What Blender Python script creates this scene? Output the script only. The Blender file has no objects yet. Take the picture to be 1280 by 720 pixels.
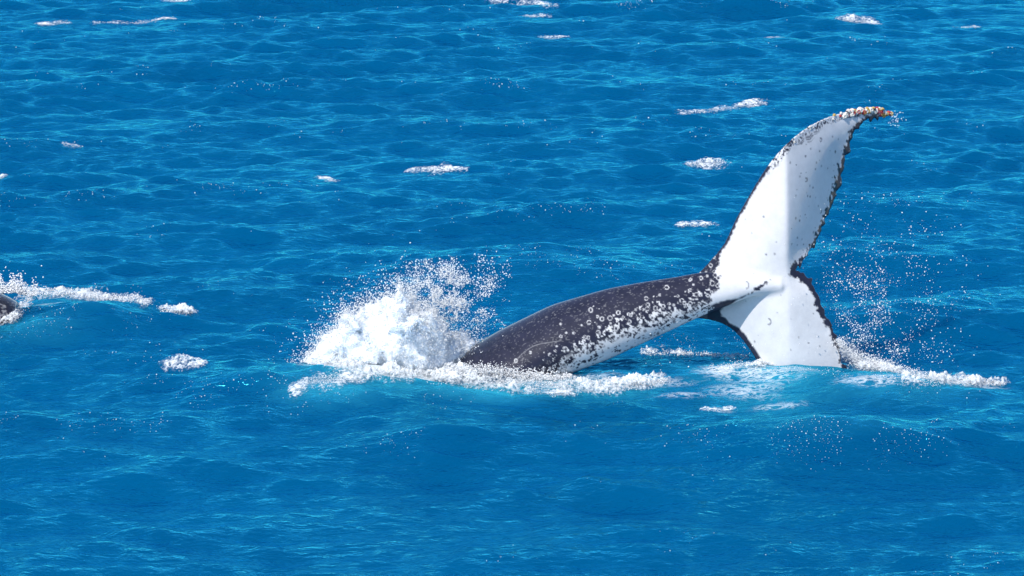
import bpy, math
import numpy as np

# ------------------------------------------------------------------ camera, sky, sun
sc = bpy.context.scene
PITCH = math.radians(10.0)
CAM_H = 8.87
FPX = 5000.0                       # focal length in pixels of the 1280 px wide photograph
cam_d = bpy.data.cameras.new('camera')
cam_d.sensor_width = 36.0
cam_d.lens = FPX / 1280.0 * 36.0
cam_d.clip_start = 0.5
cam_d.clip_end = 30000
cam = bpy.data.objects.new('camera', cam_d)
sc.collection.objects.link(cam)
cam.location = (0, 0, CAM_H)
cam.rotation_euler = (math.pi / 2 - PITCH, 0, 0)
sc.camera = cam

SUN = np.array([-0.44, -0.42, 0.80]); SUN /= np.linalg.norm(SUN)
sun_el = math.asin(SUN[2])
world = bpy.data.worlds.new('World')
sc.world = world
world.use_nodes = True
wn = world.node_tree
bg = wn.nodes['Background']
sky = wn.nodes.new('ShaderNodeTexSky')
sky.sky_type = 'NISHITA'
sky.sun_disc = False
sky.sun_elevation = sun_el
sky.sun_rotation = math.atan2(SUN[0], SUN[1])
sky.air_density = 0.8
sky.dust_density = 0.0
sky.ozone_density = 3.0
wn.links.new(sky.outputs[0], bg.inputs[0])
bg.inputs[1].default_value = 0.15

from mathutils import Vector
sl = bpy.data.lights.new('sun', 'SUN')
sl.energy = 3.9
sl.angle = math.radians(0.5)
sl.color = (1.0, 0.965, 0.91)
so = bpy.data.objects.new('sun', sl)
sc.collection.objects.link(so)
so.rotation_euler = Vector(-SUN).to_track_quat('-Z', 'Y').to_euler()

sc.view_settings.view_transform = 'Standard'
sc.view_settings.look = 'None'
sc.view_settings.exposure = 0.3
sc.view_settings.gamma = 1.0
sc.cycles.use_denoising = True
sc.cycles.max_bounces = 14
sc.cycles.diffuse_bounces = 12
sc.cycles.caustics_reflective = False
sc.cycles.caustics_refractive = False

# ------------------------------------------------------------------ helpers
rng = np.random.default_rng(7)
CP, SP = math.cos(PITCH), math.sin(PITCH)

def world_at(u, v, Y):
    """photograph pixel -> point at distance Y"""
    u = np.asarray(u, float); v = np.asarray(v, float)
    b = (360 - v) / FPX; a = (u - 640) / FPX
    dy = CP + b * SP; dz = -SP + b * CP
    t = Y / dy
    return a * t, Y + 0 * t, CAM_H + t * dz

def ground_at(u, v, z=0.0):
    u = np.asarray(u, float); v = np.asarray(v, float)
    b = (360 - v) / FPX
    dy = CP + b * SP; dz = -SP + b * CP
    t = (z - CAM_H) / dz
    return (u - 640) / FPX * t, dy * t

Y0 = 45.0
def plan_uv(x, z):
    """whale drawing coordinates (x, z) -> (u, v) on the plane of the whale"""
    q = (z - CAM_H) / Y0
    b = (q * CP + SP) / (CP - q * SP)
    t = Y0 / (CP + b * SP)
    return 640 + FPX * x / t, 360 - FPX * b

def smooth01(t):
    t = np.clip(t, 0, 1)
    return t * t * (3 - 2 * t)

_T = rng.random(65536).astype(np.float32)
def vnoise(x, y, z):
    x = np.asarray(x, np.float32); y = np.asarray(y, np.float32); z = np.asarray(z, np.float32)
    xi = np.floor(x).astype(np.int64); yi = np.floor(y).astype(np.int64); zi = np.floor(z).astype(np.int64)
    fx = x - xi; fy = y - yi; fz = z - zi
    fx = fx * fx * (3 - 2 * fx); fy = fy * fy * (3 - 2 * fy); fz = fz * fz * (3 - 2 * fz)
    def h(a, b, c):
        k = (a * 73856093) ^ (b * 19349663) ^ (c * 83492791)
        k = (k ^ (k >> 13)) * 1274126177
        return _T[(k ^ (k >> 16)) & 65535]
    def lx(b, c):
        p = h(xi, b, c); return p + (h(xi + 1, b, c) - p) * fx
    def ly(c):
        p = lx(yi, c); return p + (lx(yi + 1, c) - p) * fy
    p = ly(zi)
    return p + (ly(zi + 1) - p) * fz

def fbm(x, y, z, oct=4, gain=0.5):
    s = 0; a = 1; n = 0
    for o in range(oct):
        f = 2.03 ** o
        s = s + a * vnoise(x * f + 17.3 * o, y * f + 5.1 * o, z * f + 9.7 * o); n += a; a *= gain
    return s / n

def make_mesh(name, V, F, mat=None, smooth=True, attrs=None):
    """V (n,3), F (m,k) numpy -> mesh"""
    me = bpy.data.meshes.new(name)
    V = np.ascontiguousarray(V, np.float32); F = np.ascontiguousarray(F, np.int32)
    n, k = F.shape
    me.vertices.add(len(V)); me.vertices.foreach_set('co', V.ravel())
    me.loops.add(n * k); me.loops.foreach_set('vertex_index', F.ravel())
    me.polygons.add(n)
    me.polygons.foreach_set('loop_start', np.arange(0, n * k, k, dtype=np.int32))
    me.polygons.foreach_set('use_smooth', np.full(n, smooth, dtype=bool))
    me.update(calc_edges=True)
    for an, av in (attrs or {}).items():
        at = me.attributes.new(an, 'FLOAT', 'POINT')
        at.data.foreach_set('value', np.ascontiguousarray(av, np.float32))
    if mat: me.materials.append(mat)
    return me

def link(name, me, parent=None, label=None, cat=None, group=None, kind=None):
    o = bpy.data.objects.new(name, me)
    sc.collection.objects.link(o)
    if parent: o.parent = parent
    if label: o['label'] = label
    if cat: o['category'] = cat
    if group: o['group'] = group
    if kind: o['kind'] = kind
    return o

def surface_nets(F, org, h):
    """numpy array F<0 inside -> (verts, quads)"""
    nx, ny, nz = F.shape
    ins = F < 0
    c = np.zeros((nx - 1, ny - 1, nz - 1), np.uint8)
    for i in (0, 1):
        for j in (0, 1):
            for k in (0, 1):
                c += ins[i:nx - 1 + i, j:ny - 1 + j, k:nz - 1 + k]
    act = np.argwhere((c > 0) & (c < 8))
    idx = np.full(c.shape, -1, np.int32)
    idx[act[:, 0], act[:, 1], act[:, 2]] = np.arange(len(act))
    P = np.zeros((len(act), 3)); W = np.zeros(len(act))
    corners = [(i, j, k) for i in (0, 1) for j in (0, 1) for k in (0, 1)]
    vals = {q: F[act[:, 0] + q[0], act[:, 1] + q[1], act[:, 2] + q[2]] for q in corners}
    for q in corners:
        for ax in range(3):
            if q[ax] == 0:
                r = list(q); r[ax] = 1; r = tuple(r)
                a, b = vals[q], vals[r]
                m = (a < 0) != (b < 0)
                t = np.where(m, a / np.where(m, a - b, 1), 0)
                pt = np.zeros((len(act), 3)); pt += q; pt[:, ax] = t
                P += pt * m[:, None]; W += m
    V = (act + P / W[:, None]) * h + np.asarray(org)
    quads = []
    for ax in range(3):
        a1, a2 = [(1, 2), (2, 0), (0, 1)][ax]
        sl0 = [slice(None)] * 3; sl1 = [slice(None)] * 3
        sl0[ax] = slice(0, -1); sl1[ax] = slice(1, None)
        A = ins[tuple(sl0)]; B = ins[tuple(sl1)]
        e = np.argwhere(A != B)
        ok = (e[:, a1] > 0) & (e[:, a2] > 0) & (e[:, a1] < F.shape[a1] - 1) & (e[:, a2] < F.shape[a2] - 1)
        e = e[ok]
        def cell(d1, d2):
            g = e.copy(); g[:, a1] -= d1; g[:, a2] -= d2
            return idx[g[:, 0], g[:, 1], g[:, 2]]
        q = np.stack([cell(1, 1), cell(0, 1), cell(0, 0), cell(1, 0)], 1)
        flip = ~A[e[:, 0], e[:, 1], e[:, 2]]
        q[flip] = q[flip][:, ::-1]
        quads.append(q)
    Q = np.concatenate(quads)
    return V, Q[(Q >= 0).all(1)]

def poly_dist(px, py, pts, closed=True):
    """distance of points to polyline and inside flag"""
    pts = np.asarray(pts, float)
    n = len(pts); best = np.full(px.shape, 1e9); inside = np.zeros(px.shape, bool)
    for i in range(n if closed else n - 1):
        ax, ay = pts[i]; bx, by = pts[(i + 1) % n]
        dx, dy = bx - ax, by - ay
        t = np.clip(((px - ax) * dx + (py - ay) * dy) / (dx * dx + dy * dy + 1e-12), 0, 1)
        best = np.minimum(best, np.hypot(px - ax - t * dx, py - ay - t * dy))
        if closed:
            c = ((ay > py) != (by > py)) & (px < (bx - ax) * (py - ay) / (by - ay + 1e-12) + ax)
            inside ^= c
    return best, inside

def catmull(pts, n=6):
    p = np.asarray(pts, float); out = []
    P = np.vstack([2 * p[0] - p[1], p, 2 * p[-1] - p[-2]])
    for i in range(1, len(P) - 2):
        for t in np.arange(n) / n:
            a, b, c, d = P[i - 1], P[i], P[i + 1], P[i + 2]
            out.append(0.5 * (2 * b + (c - a) * t + (2 * a - 5 * b + 4 * c - d) * t * t + (3 * b - a - 3 * c + d) * t ** 3))
    out.append(p[-1])
    return np.array(out)

# ------------------------------------------------------------------ materials
def new_mat(name):
    m = bpy.data.materials.new(name); m.use_nodes = True
    nt = m.node_tree; nt.nodes.clear()
    return m, nt, nt.nodes, nt.links

def N(ns, t, **kw):
    n = ns.new(t)
    for k, v in kw.items(): setattr(n, k, v)
    return n

def math_node(ns, ls, op, a, b=None, clamp=False):
    n = N(ns, 'ShaderNodeMath', operation=op); n.use_clamp = clamp
    for i, s in enumerate((a, b)):
        if s is None: continue
        if isinstance(s, (int, float)): n.inputs[i].default_value = s
        else: ls.new(s, n.inputs[i])
    return n.outputs[0]

def noise_node(ns, ls, vec, scale, detail=3, rough=0.55, dist=0.0):
    n = N(ns, 'ShaderNodeTexNoise'); ls.new(vec, n.inputs['Vector'])
    n.inputs['Scale'].default_value = scale; n.inputs['Detail'].default_value = detail
    n.inputs['Roughness'].default_value = rough; n.inputs['Distortion'].default_value = dist
    return n.outputs[0]

def mat_water():
    m, nt, ns, ls = new_mat('sea_water')
    out = N(ns, 'ShaderNodeOutputMaterial')
    geo = N(ns, 'ShaderNodeNewGeometry')
    mp = N(ns, 'ShaderNodeMapping'); ls.new(geo.outputs['Position'], mp.inputs[0])
    mp.inputs['Rotation'].default_value = (0, 0, math.radians(14)); mp.inputs['Scale'].default_value = (0.85, 1.2, 1.0)
    mp2 = N(ns, 'ShaderNodeMapping'); ls.new(geo.outputs['Position'], mp2.inputs[0])
    mp2.inputs['Rotation'].default_value = (0, 0, math.radians(-31)); mp2.inputs['Scale'].default_value = (0.8, 1.2, 1.0)
    n1 = noise_node(ns, ls, mp.outputs[0], 3.6, 4, 0.55, 0.2)
    n2 = noise_node(ns, ls, mp2.outputs[0], 10, 2, 0.5, 0.2)
    n3 = noise_node(ns, ls, mp.outputs[0], 24.0, 2, 0.55, 0.2)
    gust = noise_node(ns, ls, geo.outputs['Position'], 0.16, 2)
    gs = math_node(ns, ls, 'MULTIPLY_ADD', gust, 2.0); gs.node.inputs[2].default_value = 0.15
    h = math_node(ns, ls, 'MULTIPLY', n1, 0.056)
    h = math_node(ns, ls, 'ADD', h, math_node(ns, ls, 'MULTIPLY', n2, 0.026))
    h3 = math_node(ns, ls, 'MULTIPLY', math_node(ns, ls, 'MULTIPLY', n3, 0.008), gs)
    h = math_node(ns, ls, 'ADD', h, h3)
    bump = N(ns, 'ShaderNodeBump'); bump.inputs['Strength'].default_value = 1.0; bump.inputs['Distance'].default_value = 1.0
    ls.new(h, bump.inputs['Height'])
    # body colour of the water: light scattered back from below hardly follows the surface normal
    up = N(ns, 'ShaderNodeVectorMath', operation='MULTIPLY_ADD')
    ls.new(bump.outputs[0], up.inputs[0]); up.inputs[1].default_value = (0.7, 0.7, 0.7); up.inputs[2].default_value = (0, 0, 0.45)
    nrm = N(ns, 'ShaderNodeVectorMath', operation='NORMALIZE'); ls.new(up.outputs[0], nrm.inputs[0])
    aer_crestlight = N(ns, 'ShaderNodeAttribute', attribute_name='aeration_crestlight')
    tone = noise_node(ns, ls, geo.outputs['Position'], 0.35, 3)
    deep = N(ns, 'ShaderNodeMix', data_type='RGBA')
    ls.new(tone, deep.inputs[0])
    deep.inputs[6].default_value = (0.0, 0.057, 0.152, 1); deep.inputs[7].default_value = (0.0, 0.098, 0.232, 1)
    aern = noise_node(ns, ls, mp.outputs[0], 3.5, 5, 0.6, 0.5)
    am = math_node(ns, ls, 'MULTIPLY', aer_crestlight.outputs['Fac'], math_node(ns, ls, 'MULTIPLY_ADD', aern, 1.6, True))
    am.node.inputs[1].links[0].from_node.inputs[2].default_value = 0.0
    amc = math_node(ns, ls, 'MULTIPLY', am, 1.0, True)
    teal = N(ns, 'ShaderNodeMix', data_type='RGBA'); ls.new(amc, teal.inputs[0])
    ls.new(deep.outputs[2], teal.inputs[6]); teal.inputs[7].default_value = (0.03, 0.38, 0.52, 1)
    dif = N(ns, 'ShaderNodeSubsurfaceScattering', falloff='BURLEY'); ls.new(teal.outputs[2], dif.inputs['Color']); ls.new(nrm.outputs[0], dif.inputs['Normal'])
    dif.inputs['Scale'].default_value = 1.0; dif.inputs['Radius'].default_value = (0.3, 0.8, 1.0)
    gl = N(ns, 'ShaderNodeBsdfGlossy'); gl.inputs['Roughness'].default_value = 0.10
    gl.inputs['Color'].default_value = (0.07, 0.77, 1.0, 1)
    ls.new(bump.outputs[0], gl.inputs['Normal'])
    fr = N(ns, 'ShaderNodeFresnel'); fr.inputs[0].default_value = 1.5; ls.new(bump.outputs[0], fr.inputs['Normal'])
    mix = N(ns, 'ShaderNodeMixShader'); ls.new(fr.outputs[0], mix.inputs[0]); ls.new(dif.outputs[0], mix.inputs[1]); ls.new(gl.outputs[0], mix.inputs[2])
    # lace foam lying on the surface
    fa = N(ns, 'ShaderNodeAttribute', attribute_name='foam')
    fn = noise_node(ns, ls, mp.outputs[0], 7.0, 8, 0.7, 0.6)
    rid = math_node(ns, ls, 'ABSOLUTE', math_node(ns, ls, 'SUBTRACT', fn, 0.5))
    rid = math_node(ns, ls, 'MULTIPLY', rid, 7.5)
    fbig = noise_node(ns, ls, mp2.outputs[0], 1.7, 3, 0.6)
    rid = math_node(ns, ls, 'ADD', rid, math_node(ns, ls, 'MULTIPLY', fbig, 0.9))
    f = math_node(ns, ls, 'SUBTRACT', math_node(ns, ls, 'MULTIPLY', fa.outputs['Fac'], 1.35), rid)
    f = math_node(ns, ls, 'MULTIPLY', math_node(ns, ls, 'MULTIPLY', f, 1.3, True), 0.72)
    fd = N(ns, 'ShaderNodeBsdfDiffuse'); fd.inputs[0].default_value = (0.86, 0.88, 0.88, 1)
    mx2 = N(ns, 'ShaderNodeMixShader'); ls.new(f, mx2.inputs[0]); ls.new(mix.outputs[0], mx2.inputs[1]); ls.new(fd.outputs[0], mx2.inputs[2])
    ls.new(mx2.outputs[0], out.inputs[0])
    return m

def mat_foam(name='foam', tr=0.22, col=(0.965, 0.97, 0.972, 1), bump=True):
    m, nt, ns, ls = new_mat(name)
    out = N(ns, 'ShaderNodeOutputMaterial')
    d = N(ns, 'ShaderNodeBsdfDiffuse'); d.inputs[0].default_value = col
    t = N(ns, 'ShaderNodeBsdfTranslucent'); t.inputs[0].default_value = col
    mix = N(ns, 'ShaderNodeMixShader'); mix.inputs[0].default_value = tr
    if bump:
        geo = N(ns, 'ShaderNodeNewGeometry')
        n = noise_node(ns, ls, geo.outputs['Position'], 38, 5, 0.65)
        b = N(ns, 'ShaderNodeBump'); b.inputs['Distance'].default_value = 0.02; b.inputs['Strength'].default_value = 0.8
        ls.new(n, b.inputs['Height'])
        sn = b.outputs[0]
    else:
        geo = N(ns, 'ShaderNodeNewGeometry'); sn = geo.outputs['Normal']
    # light scattered many times inside froth follows the surface normal only weakly
    up = N(ns, 'ShaderNodeVectorMath', operation='MULTIPLY_ADD'); ls.new(sn, up.inputs[0])
    up.inputs[1].default_value = (0.55, 0.55, 0.55); up.inputs[2].default_value = (0, 0, 0.6)
    nr = N(ns, 'ShaderNodeVectorMath', operation='NORMALIZE'); ls.new(up.outputs[0], nr.inputs[0])
    ls.new(nr.outputs[0], d.inputs['Normal'])
    ls.new(d.outputs[0], mix.inputs[1]); ls.new(t.outputs[0], mix.inputs[2]); ls.new(mix.outputs[0], out.inputs[0])
    return m

def mat_skin():
    m, nt, ns, ls = new_mat('whale_skin')
    out = N(ns, 'ShaderNodeOutputMaterial')
    geo = N(ns, 'ShaderNodeNewGeometry')
    a = N(ns, 'ShaderNodeAttribute', attribute_name='pigment')
    n1 = noise_node(ns, ls, geo.outputs['Position'], 9, 5, 0.6)
    dk = N(ns, 'ShaderNodeMix', data_type='RGBA'); ls.new(n1, dk.inputs[0])
    dk.inputs[6].default_value = (0.007, 0.008, 0.018, 1); dk.inputs[7].default_value = (0.034, 0.034, 0.062, 1)
    wh = N(ns, 'ShaderNodeMix', data_type='RGBA'); ls.new(n1, wh.inputs[0])
    wh.inputs[6].default_value = (0.84, 0.825, 0.815, 1); wh.inputs[7].default_value = (0.62, 0.605, 0.60, 1)
    c = N(ns, 'ShaderNodeMix', data_type='RGBA'); ls.new(a.outputs['Fac'], c.inputs[0])
    ls.new(dk.outputs[2], c.inputs[6]); ls.new(wh.outputs[2], c.inputs[7])
    p = N(ns, 'ShaderNodeBsdfPrincipled'); ls.new(c.outputs[2], p.inputs['Base Color'])
    rr = math_node(ns, ls, 'MULTIPLY_ADD', a.outputs['Fac'], 0.18); rr.node.inputs[2].default_value = 0.5
    ls.new(rr, p.inputs['Roughness'])
    p.inputs['IOR'].default_value = 1.2
    p.inputs['Coat Weight'].default_value = 0.8; p.inputs['Coat Roughness'].default_value = 0.09; p.inputs['Coat IOR'].default_value = 1.36
    n2 = noise_node(ns, ls, geo.outputs['Position'], 30, 4, 0.6)
    b = N(ns, 'ShaderNodeBump'); b.inputs['Distance'].default_value = 0.005; b.inputs['Strength'].default_value = 0.4
    ls.new(n2, b.inputs['Height']); ls.new(b.outputs[0], p.inputs['Normal'])
    ls.new(p.outputs[0], out.inputs[0])
    return m

def mat_plain(name, col, rough=0.7, var=0.25, scale=60):
    m, nt, ns, ls = new_mat(name)
    out = N(ns, 'ShaderNodeOutputMaterial'); geo = N(ns, 'ShaderNodeNewGeometry')
    n = noise_node(ns, ls, geo.outputs['Position'], scale, 3)
    c = N(ns, 'ShaderNodeMix', data_type='RGBA'); ls.new(n, c.inputs[0])
    c.inputs[6].default_value = tuple(x * (1 - var) for x in col) + (1,); c.inputs[7].default_value = tuple(min(1, x * (1 + var)) for x in col) + (1,)
    p = N(ns, 'ShaderNodeBsdfPrincipled'); ls.new(c.outputs[2], p.inputs['Base Color']); p.inputs['Roughness'].default_value = rough
    ls.new(p.outputs[0], out.inputs[0])
    return m

def mat_foam_layer():
    m, nt, ns, ls = new_mat('foam_layer')
    out = N(ns, 'ShaderNodeOutputMaterial'); geo = N(ns, 'ShaderNodeNewGeometry')
    a = N(ns, 'ShaderNodeAttribute', attribute_name='cover')
    n = noise_node(ns, ls, geo.outputs['Position'], 26, 6, 0.72)
    c = math_node(ns, ls, 'MULTIPLY', math_node(ns, ls, 'ADD', a.outputs['Fac'], math_node(ns, ls, 'MULTIPLY', math_node(ns, ls, 'SUBTRACT', n, 0.56), 2.4)), 1.5, True)
    b = N(ns, 'ShaderNodeBump'); b.inputs['Distance'].default_value = 0.012; b.inputs['Strength'].default_value = 0.8; ls.new(n, b.inputs['Height'])
    up = N(ns, 'ShaderNodeVectorMath', operation='MULTIPLY_ADD'); ls.new(b.outputs[0], up.inputs[0])
    up.inputs[1].default_value = (0.6, 0.6, 0.6); up.inputs[2].default_value = (0, 0, 0.5)
    nr = N(ns, 'ShaderNodeVectorMath', operation='NORMALIZE'); ls.new(up.outputs[0], nr.inputs[0])
    d = N(ns, 'ShaderNodeBsdfDiffuse'); d.inputs[0].default_value = (0.80, 0.84, 0.86, 1); ls.new(nr.outputs[0], d.inputs['Normal'])
    t = N(ns, 'ShaderNodeBsdfTransparent'); mix = N(ns, 'ShaderNodeMixShader')
    ls.new(c, mix.inputs[0]); ls.new(t.outputs[0], mix.inputs[1]); ls.new(d.outputs[0], mix.inputs[2]); ls.new(mix.outputs[0], out.inputs[0])
    return m
M_LAYER = mat_foam_layer()
def mat_foam_mass():
    m, nt, ns, ls = new_mat('foam_mass')
    out = N(ns, 'ShaderNodeOutputMaterial'); geo = N(ns, 'ShaderNodeNewGeometry')
    n = noise_node(ns, ls, geo.outputs['Position'], 30, 6, 0.7)
    b = N(ns, 'ShaderNodeBump'); b.inputs['Distance'].default_value = 0.02; b.inputs['Strength'].default_value = 0.7
    ls.new(n, b.inputs['Height'])
    d = N(ns, 'ShaderNodeSubsurfaceScattering', falloff='BURLEY'); d.inputs['Color'].default_value = (0.80, 0.83, 0.85, 1)
    d.inputs['Scale'].default_value = 1.0; d.inputs['Radius'].default_value = (0.09, 0.10, 0.11)
    ls.new(b.outputs[0], d.inputs['Normal']); ls.new(d.outputs[0], out.inputs[0])
    return m
M_MASS = mat_foam_mass(); M_WATER = mat_water(); M_FOAM = mat_foam(); M_DROP = mat_foam('spray', 0.12, (0.97, 0.98, 0.985, 1), False); M_SKIN = mat_skin()

# ------------------------------------------------------------------ the sea: one displaced sheet
def axis(lo, hi, step, far_lo, far_hi, grow=1.22):
    a = list(np.arange(lo, hi, step))
    s = step; x = hi; r = []
    while x < far_hi: r.append(x); s *= grow; x += s
    s = step; x = lo - step * grow; l = []
    while x > far_lo: l.append(x); s *= grow; x -= s
    return np.array(l[::-1] + a + r)

def axis_y():
    y = [30.0]; s = 0.05
    while y[-1] < 105: y.append(y[-1] + 0.05 * max(1, (y[-1] / 50)))
    while y[-1] < 12000: s *= 1.2; y.append(y[-1] + s)
    s = 0.05; l = [30.0]
    while l[-1] > -300: s *= 1.22; l.append(l[-1] - s)
    return np.array(l[1:][::-1] + y)

ax_x = axis(-13.5, 13.5, 0.042, -9000, 9000)
ax_y = axis_y()
GX, GY = np.meshgrid(ax_x.astype(np.float32), ax_y.astype(np.float32), indexing='ij')
SPX = np.gradient(ax_x)[:, None].astype(np.float32); SPY = np.gradient(ax_y)[None, :].astype(np.float32)
SPAC = np.maximum(SPX, SPY)
DZ = np.zeros_like(GX); DX = np.zeros_like(GX); DY = np.zeros_like(GX)
wr = np.random.default_rng(21)
main_dir = math.radians(-78)            # the wind sea runs towards the camera, a little to the right
# calmer water round the whales
wx, wy = 0.6, 45.0
calm = np.exp(-(((GX - 1.3) / 3.6) ** 2 + ((GY - 45.0) / 2.2) ** 2))
lowdamp = (1 - 0.75 * calm)
comps = []
for lam in np.geomspace(0.26, 8.0, 150):
    lam *= wr.uniform(0.93, 1.07)
    k = 2 * math.pi / lam
    spread = 0.42 + 0.35 * (1 - smooth01((lam - 0.3) / 3.0))
    th = main_dir + wr.normal(0, spread)
    slope = 0.0185 * (1.0 if lam < 4.0 else (4.0 / lam) ** 1.6)
    slope *= 1.15 if lam < 0.45 else 1.45 if lam < 1.2 else 1.0 if lam < 3 else 1.15
    comps.append((lam, k * math.cos(th), k * math.sin(th), slope / k * wr.uniform(0.6, 1.4), wr.uniform(0, 2 * math.pi), th))
# groups: short waves vary in strength from place to place
grp = np.clip(0.5 + 1.2 * fbm(GX * 0.28, GY * 0.17, 0 * GX, 3), 0.6, 1.6).astype(np.float32)
for lam, kx, ky, A, ph, th in comps:
    w = np.clip(lam / (3.2 * SPAC) - 0.6, 0, 1)
    amp = A * w * (lowdamp if lam > 0.9 else 1.0) * (grp if lam < 3 else 1.0)
    p = (kx * GX + ky * GY + ph).astype(np.float32)
    s, c = np.sin(p), np.cos(p)
    DZ += amp * c
    q = 1.0 * amp
    DX -= q * math.cos(th) * s
    DY -= q * math.sin(th) * s

def bump_at(u, v, sx, sy, amp, rot=0.0, face=1.0):
    """a single swell: gaussian in world metres, steeper on the side towards the camera"""
    cx, cy = ground_at(u, v)
    dx = GX - cx; dy = GY - cy
    ca, sa = math.cos(rot), math.sin(rot)
    a = ca * dx + sa * dy; b = -sa * dx + ca * dy
    sb = np.where(b < 0, sy * face, sy)
    return (amp * np.exp(-(a / sx) ** 2 - (b / sb) ** 2)).astype(np.float32)

DZ += bump_at(310, 480, 1.5, 1.1, 0.26, 0.05, 0.55)
DZ += bump_at(450, 497, 1.0, 0.9, 0.14, -0.10, 0.6)
DZ += bump_at(110, 408, 1.1, 1.2, 0.24, -0.1, 0.7)
DZ += bump_at(985, 470, 1.3, 0.9, 0.09, 0.0, 0.8)
DZ += bump_at(1090, 485, 1.0, 0.8, 0.12, -0.25, 0.6)
DZ += bump_at(1040, 560, 1.5, 1.0, 0.20, 0.05, 0.6)
DZ += bump_at(540, 555, 0.8, 1.0, 0.16, 0.1, 0.6)
DZ += bump_at(700, 345, 2.0, 1.3, 0.18, 0.05, 0.7)
DZ += bump_at(960, 615, 1.4, 1.0, 0.12, 0.0, 0.7)
DZ += bump_at(120, 575, 1.3, .8, 0.08, 0.08, 0.5)
DZ += bump_at(250, 545, 1.2, .7, 0.07, 0.02, 0.5)
DZ += bump_at(720, 610, 1.0, .7, 0.07, -0.06, 0.5)
DZ += bump_at(1180, 640, 1.3, .8, 0.08, 0.08, 0.5)
DZ += bump_at(330, 660, 1.2, .6, 0.06, -0.05, 0.5)
DZ += bump_at(850, 690, 1.4, .6, 0.06, 0.05, 0.5)
DZ += bump_at(600, 500, 1.2, 0.6, 0.06, -0.05, 0.7)

def grid_sample(A, x, y):
    i = np.clip(np.searchsorted(ax_x, x) - 1, 0, len(ax_x) - 2); j = np.clip(np.searchsorted(ax_y, y) - 1, 0, len(ax_y) - 2)
    tx = (x - ax_x[i]) / (ax_x[i + 1] - ax_x[i]); ty = (y - ax_y[j]) / (ax_y[j + 1] - ax_y[j])
    return (A[i, j] * (1 - tx) + A[i + 1, j] * tx) * (1 - ty) + (A[i, j + 1] * (1 - tx) + A[i + 1, j + 1] * tx) * ty

def sea_z(x, y):
    x = np.atleast_1d(np.asarray(x, float)); y = np.atleast_1d(np.asarray(y, float))
    a, b = x.copy(), y.copy()
    for _ in range(4):
        a, b = x - grid_sample(DX, a, b), y - grid_sample(DY, a, b)
    return grid_sample(DZ, a, b)

def sea_point(u, v):
    """where the line of sight of a pixel meets the wavy sea"""
    u = np.atleast_1d(np.asarray(u, float)); v = np.atleast_1d(np.asarray(v, float))
    z = np.zeros_like(u)
    for _ in range(8):
        x, y = ground_at(u, v, z); z = 0.5 * z + 0.5 * sea_z(x, y)
    return x, y, z

PX = GX + DX; PY = GY + DY
FOAM = np.zeros_like(GX); AER_CRESTLIGHT = np.zeros_like(GX)
def patch(target, u, v, ru, rv, amt, rot=0.0, power=2.0):
    x, y, _ = sea_point(u, v); x, y = x[0], y[0]
    x1, _, _ = sea_point(u + 40, v); sx = abs(x1[0] - x) / 40 * ru
    _, ya = ground_at(u, v - rv); _, yb = ground_at(u, v + rv); sy = abs(ya - yb) / 2
    rx = 3 * max(sx, sy * abs(math.sin(rot))) + .6; ry = 3 * max(sy, sx * abs(math.sin(rot))) + .6
    i0, i1 = np.searchsorted(ax_x, [x - rx, x + rx]); j0, j1 = np.searchsorted(ax_y, [y - ry, y + ry])
    w = (slice(i0, i1), slice(j0, j1))
    dx = PX[w] - x; dy = PY[w] - y
    ca, sa = math.cos(rot), math.sin(rot)
    a = (ca * dx + sa * dy) / sx; b = (-sa * dx + ca * dy) / sy
    g = amt * np.exp(-(a * a + b * b) ** (power / 2))
    target[w] = np.maximum(target[w], g)

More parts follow.
